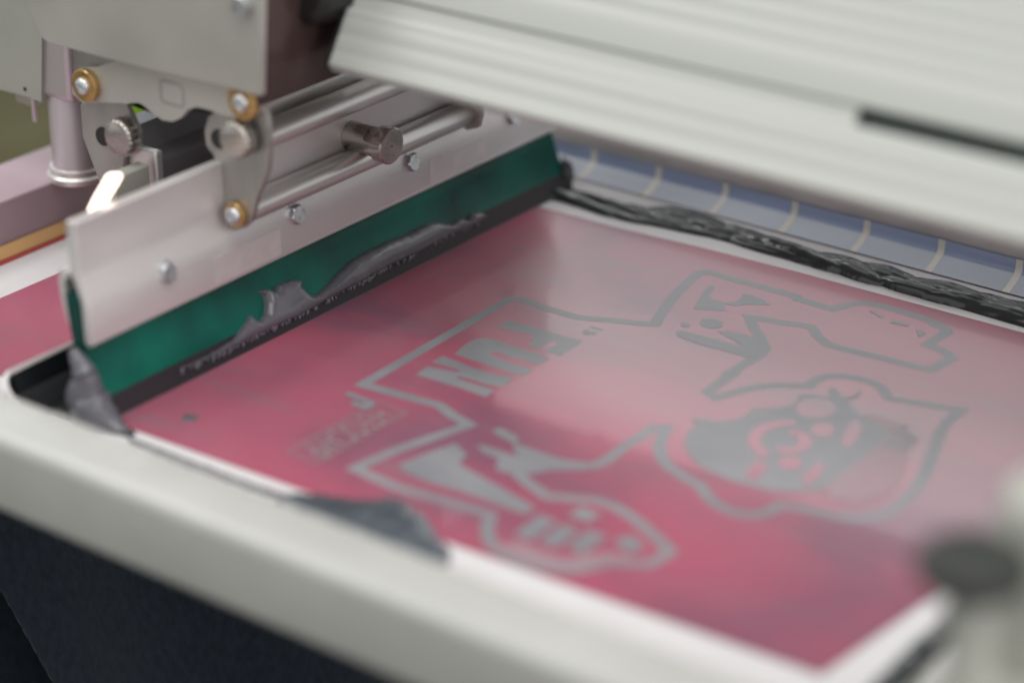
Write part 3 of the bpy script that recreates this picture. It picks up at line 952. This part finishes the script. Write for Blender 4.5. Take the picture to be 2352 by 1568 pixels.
tag(t_, 'long glossy blackish rope of ink piled along the far white margin by blue film', 'ink')
# ink at the near margin, half hidden by the rail
nearp = [(640, 1150), (700, 1143), (770, 1152), (850, 1160), (905, 1152), (945, 1172), (982, 1200), (1000, 1232), (1030, 1262), (1034, 1296), (990, 1316), (930, 1300), (820, 1262), (720, 1230), (640, 1180)]
poly = [tuple(p[:2]) for p in on_mesh(nearp)]
bm = ink_field(poly, .0068, .022, .0010, mesh_place, .0022, 48, (1, 1), .22, .0018, 8.0)
t_ = obj('ink_mound', bm, mat('blue_grey_ink', (.075, .090, .108), .2, 0, .3, 60, coat=.4), None, smooth=True)
tag(t_, 'blurred blue grey ink mound at the near margin, half hidden behind the pale rail', 'ink')
# thin line of ink in the corner between mesh and rail
bm = ink_field([tuple(p[:2]) for p in on_mesh([(296, 1004), (420, 1052), (560, 1104), (700, 1152), (700, 1166), (560, 1118), (420, 1066), (300, 1016)])], .0006, .002, .0009, mesh_place, .0003, 150)
t_ = obj('ink_line', bm, INK, None, smooth=True)
tag(t_, 'thin dark ink line on the white margin between the corner blob and the near mound', 'ink')
# right margin smear
bm = ink_field([tuple(p[:2]) for p in on_mesh([(1975, 1600), (2030, 1545), (2085, 1490), (2150, 1432), (2200, 1385), (2260, 1340), (2290, 1350), (2250, 1420), (2190, 1470), (2130, 1530), (2080, 1590), (2040, 1640)])], .003, .006, .0012, mesh_place, .0012, 80, (1, 1), .2)
t_ = obj('ink_smear', bm, INKB, None, smooth=True)
tag(t_, 'blurred dark ink smear on the right margin below the black knob', 'ink')
bm = ink_field([tuple(p[:2]) for p in on_mesh([(46, 878), (80, 905), (118, 948), (180, 968), (240, 990), (300, 1004), (285, 970), (262, 955), (225, 930), (170, 850), (110, 850)])], .0012, .003, .0010, mesh_place, .0006, 80)
t_ = obj('ink_pool', bm, INKD, None, smooth=True)
tag(t_, 'thin black film of ink inside the bent wing at the lower left corner', 'ink')
# dark clump where the far end of the blade meets the margin
bm = bmesh.new()
ret = bmesh.ops.create_icosphere(bm, subdivisions=5, radius=1.0)
for v in bm.verts:
    q_ = v.co.copy()
    n_ = 1 + .35 * mnoise.noise(q_ * 2.2) + .15 * mnoise.noise(q_ * 5)
    v.co = Vector((-.0200 + q_.x * .0050 * n_, .3860 + q_.y * .0040 * n_, max(.0007, .005 + q_.z * .0120 * n_)))
t_ = obj('ink_clump', bm, INKB, None, smooth=True)
tag(t_, 'black ink clump at the far end of the green blade beside the blue film', 'ink')
# small ink spot on the emulsion
for (px, py, rx, ry, lb) in ((436, 960, .0042, .0030, 'small dark oval ink spot on the magenta emulsion near its left corner'), (1008, 628, .0007, .0007, 'tiny dark ink speck on the magenta beside the far part of the bead')):
    w_ = hit(px, py, 2, .0006)
    bm = lathe((w_[0], w_[1], .0006), (0, 0, 1), [(0, rx), (.0003, rx * .8)], 28, lambda k, i: 1 + .15 * math.sin(i * .9))
    tag(obj('ink_spot', bm, INK, None, smooth=True), lb, 'ink')
# blob of ink running off the blade end into the corner
bm = bmesh.new()
pth = [((166, 800), .0018), ((174, 818), .0032), ((186, 845), .0052), ((196, 872), .0074), ((196, 905), .0098), ((208, 932), .0112), ((226, 955), .0098), ((252, 975), .0070), ((280, 993), .0042), ((308, 1010), .0016)]
ctr = catmull([(*hit(*p_, 1, -.004), r_) for p_, r_ in pth], 8)
R = []
NR = 36
for k, c4 in enumerate(ctr):
    a = ctr[max(0, k - 1)]; b = ctr[min(len(ctr) - 1, k + 1)]
    u, v, w = frame_axis(Vector(b[:3]) - Vector(a[:3]))
    row = []
    for i in range(NR):
        an = 2 * math.pi * i / NR
        dd = u * math.cos(an) + v * math.sin(an)
        pp = Vector(c4[:3]) + dd * c4[3]
        q_ = pp * 130
        pp += dd * c4[3] * (.22 * mnoise.noise(q_ * .6) + .07 * mnoise.noise(q_ * 1.6))
        pp.z = max(pp.z, .0007)
        row.append(bm.verts.new(pp))
    R.append(row)
for k in range(len(R) - 1):
    for i in range(NR):
        j = (i + 1) % NR
        bm.faces.new((R[k][i], R[k][j], R[k + 1][j], R[k + 1][i]))
bm.faces.new(list(reversed(R[0]))); bm.faces.new(R[-1])
t_ = obj('ink_blob', bm, INK, None, smooth=True)
tag(t_, 'soft grey ink blob running off the left end of the green blade into the corner', 'ink')

# ------------------------------------------------------------------ clamp at the lower right
clamp = thing('screen_clamp', 'blurred black rubber knob on a warm grey clamp at the right end of the screen', 'clamp', (.47, .12, .038))
pk = hit(2238, 1268, 2, .128)
obj('knob', lathe((pk[0], pk[1], pk[2] - .014), (0, 0, 1), [(0, .013), (.003, .0175), (.007, .0200), (.012, .0190), (.016, .013)], 40), KNOBRUB, clamp, smooth=True)
obj('stem', lathe((pk[0] + .010, pk[1] - .012, .038), (-.010, .012, pk[2] - .050), [(0, .008), (pk[2] - .050, .008)], 30), CLAMP, clamp, smooth=True)
pb = hit(2172, 1500, 2, .066)
obj('body', box(pb[0], pb[0] + .090, pb[1] - .060, pb[1] + .085, .0385, .066), CLAMP, clamp, bevel=.004)
pa = hit(2352, 1140, 2, .125)
obj('arm', lathe((pa[0] + .014, pa[1] + .002, .038), (0, 0, 1), [(0, .024), (.078, .024), (.092, .020), (.097, .012)], 48), CLAMP, clamp, smooth=True)

# ------------------------------------------------------------------ dark denim below, floor, cabinet
def drape():
    bm = bmesh.new()
    nx, nz = 420, 240
    V = []
    for i in range(nx + 1):
        row = []
        x = -.60 + 1.15 * i / nx
        for j in range(nz + 1):
            z = -.040 - .75 * j / nz
            t = j / nz
            xs_ = x - .22 * t
            f = .026 * math.sin(xs_ * 17 + 1.0 + 1.2 * t) + .008 * math.sin(xs_ * 41 + 3 * t) + .010 * mnoise.noise(Vector((xs_ * 9, 0, z * 5)))
            dz_ = -.120 - z
            f += .10 * math.exp(-((x + .166 - .33 * dz_) / (.010 + .16 * max(0, dz_))) ** 4) * min(1, max(0, dz_ * 25))
            row.append(bm.verts.new((x, .045 + f, z)))
        V.append(row)
    for i in range(nx):
        for j in range(nz):
            bm.faces.new((V[i][j], V[i + 1][j], V[i + 1][j + 1], V[i][j + 1]))
    bmesh.ops.solidify(bm, geom=bm.faces[:], thickness=.002)
    return bm
t_ = obj('fabric_drape', drape(), DENIM, None, smooth=True)
tag(t_, 'dark navy denim fabric hanging in folds below the near pale rail', 'fabric')

st = obj('floor', box(-4, 4, -4, 4, -.95, -.90), FLOOR, None); tag(st, kind='structure')
cab = obj('machine_cabinet', box(-.95, -.262, -.10, .75, -.85, -.035), BED, None, bevel=.004)
tag(cab, 'dark olive machine cabinet behind the left rail, deep in shadow', 'cabinet')

# ------------------------------------------------------------------ light
w = bpy.data.worlds.new('World'); scene.world = w; w.use_nodes = True
bg = w.node_tree.nodes['Background']
bg.inputs['Color'].default_value = (.91, .93, .92, 1)
bg.inputs['Strength'].default_value = .74

def area(name, loc, target, sx, sy, power, col):
    d = bpy.data.lights.new(name, 'AREA'); d.shape = 'RECTANGLE'; d.size = sx; d.size_y = sy; d.energy = power; d.color = col
    o = bpy.data.objects.new(name, d); COL.objects.link(o)
    o.location = loc
    o.rotation_euler = (Vector(target) - Vector(loc)).to_track_quat('-Z', 'Y').to_euler()
    return o
area('ceiling_lamp', (.5, -.5, 2.3), (.1, .15, 0), 2.2, 1.2, 31, (1, .985, .95))
area('rail_highlight_fill', (-1.25, -.45, 1.75), (.1, -.05, .03), 2.4, .45, 17, (1, .99, .97))  # added lamp, aimed to put a highlight on the near rail
area('back_fill', (-1.5, 2.2, .80), (.1, .15, 0), 3.4, 1.7, 12.5, (.93, .97, 1))  # unseen area lamp added behind for the sheen reflected in the screen
area('added_band_light', (-.6, 1.60, .91), (-.6, .2, 0), 3.4, .30, 5, (1, .99, .97))  # long lamp added to sharpen the bright band across the screen
area('side_fill', (2.2, .3, .9), (0, .15, .05), 1.8, 1.3, 25, (1, .97, .95))  # fill lamp added to brighten faces turned to the right

scene.view_settings.view_transform = 'Standard'
scene.view_settings.look = 'None'
scene.view_settings.exposure = 0
scene.view_settings.gamma = 1
scene.cycles.use_denoising = True
scene.cycles.max_bounces = 8
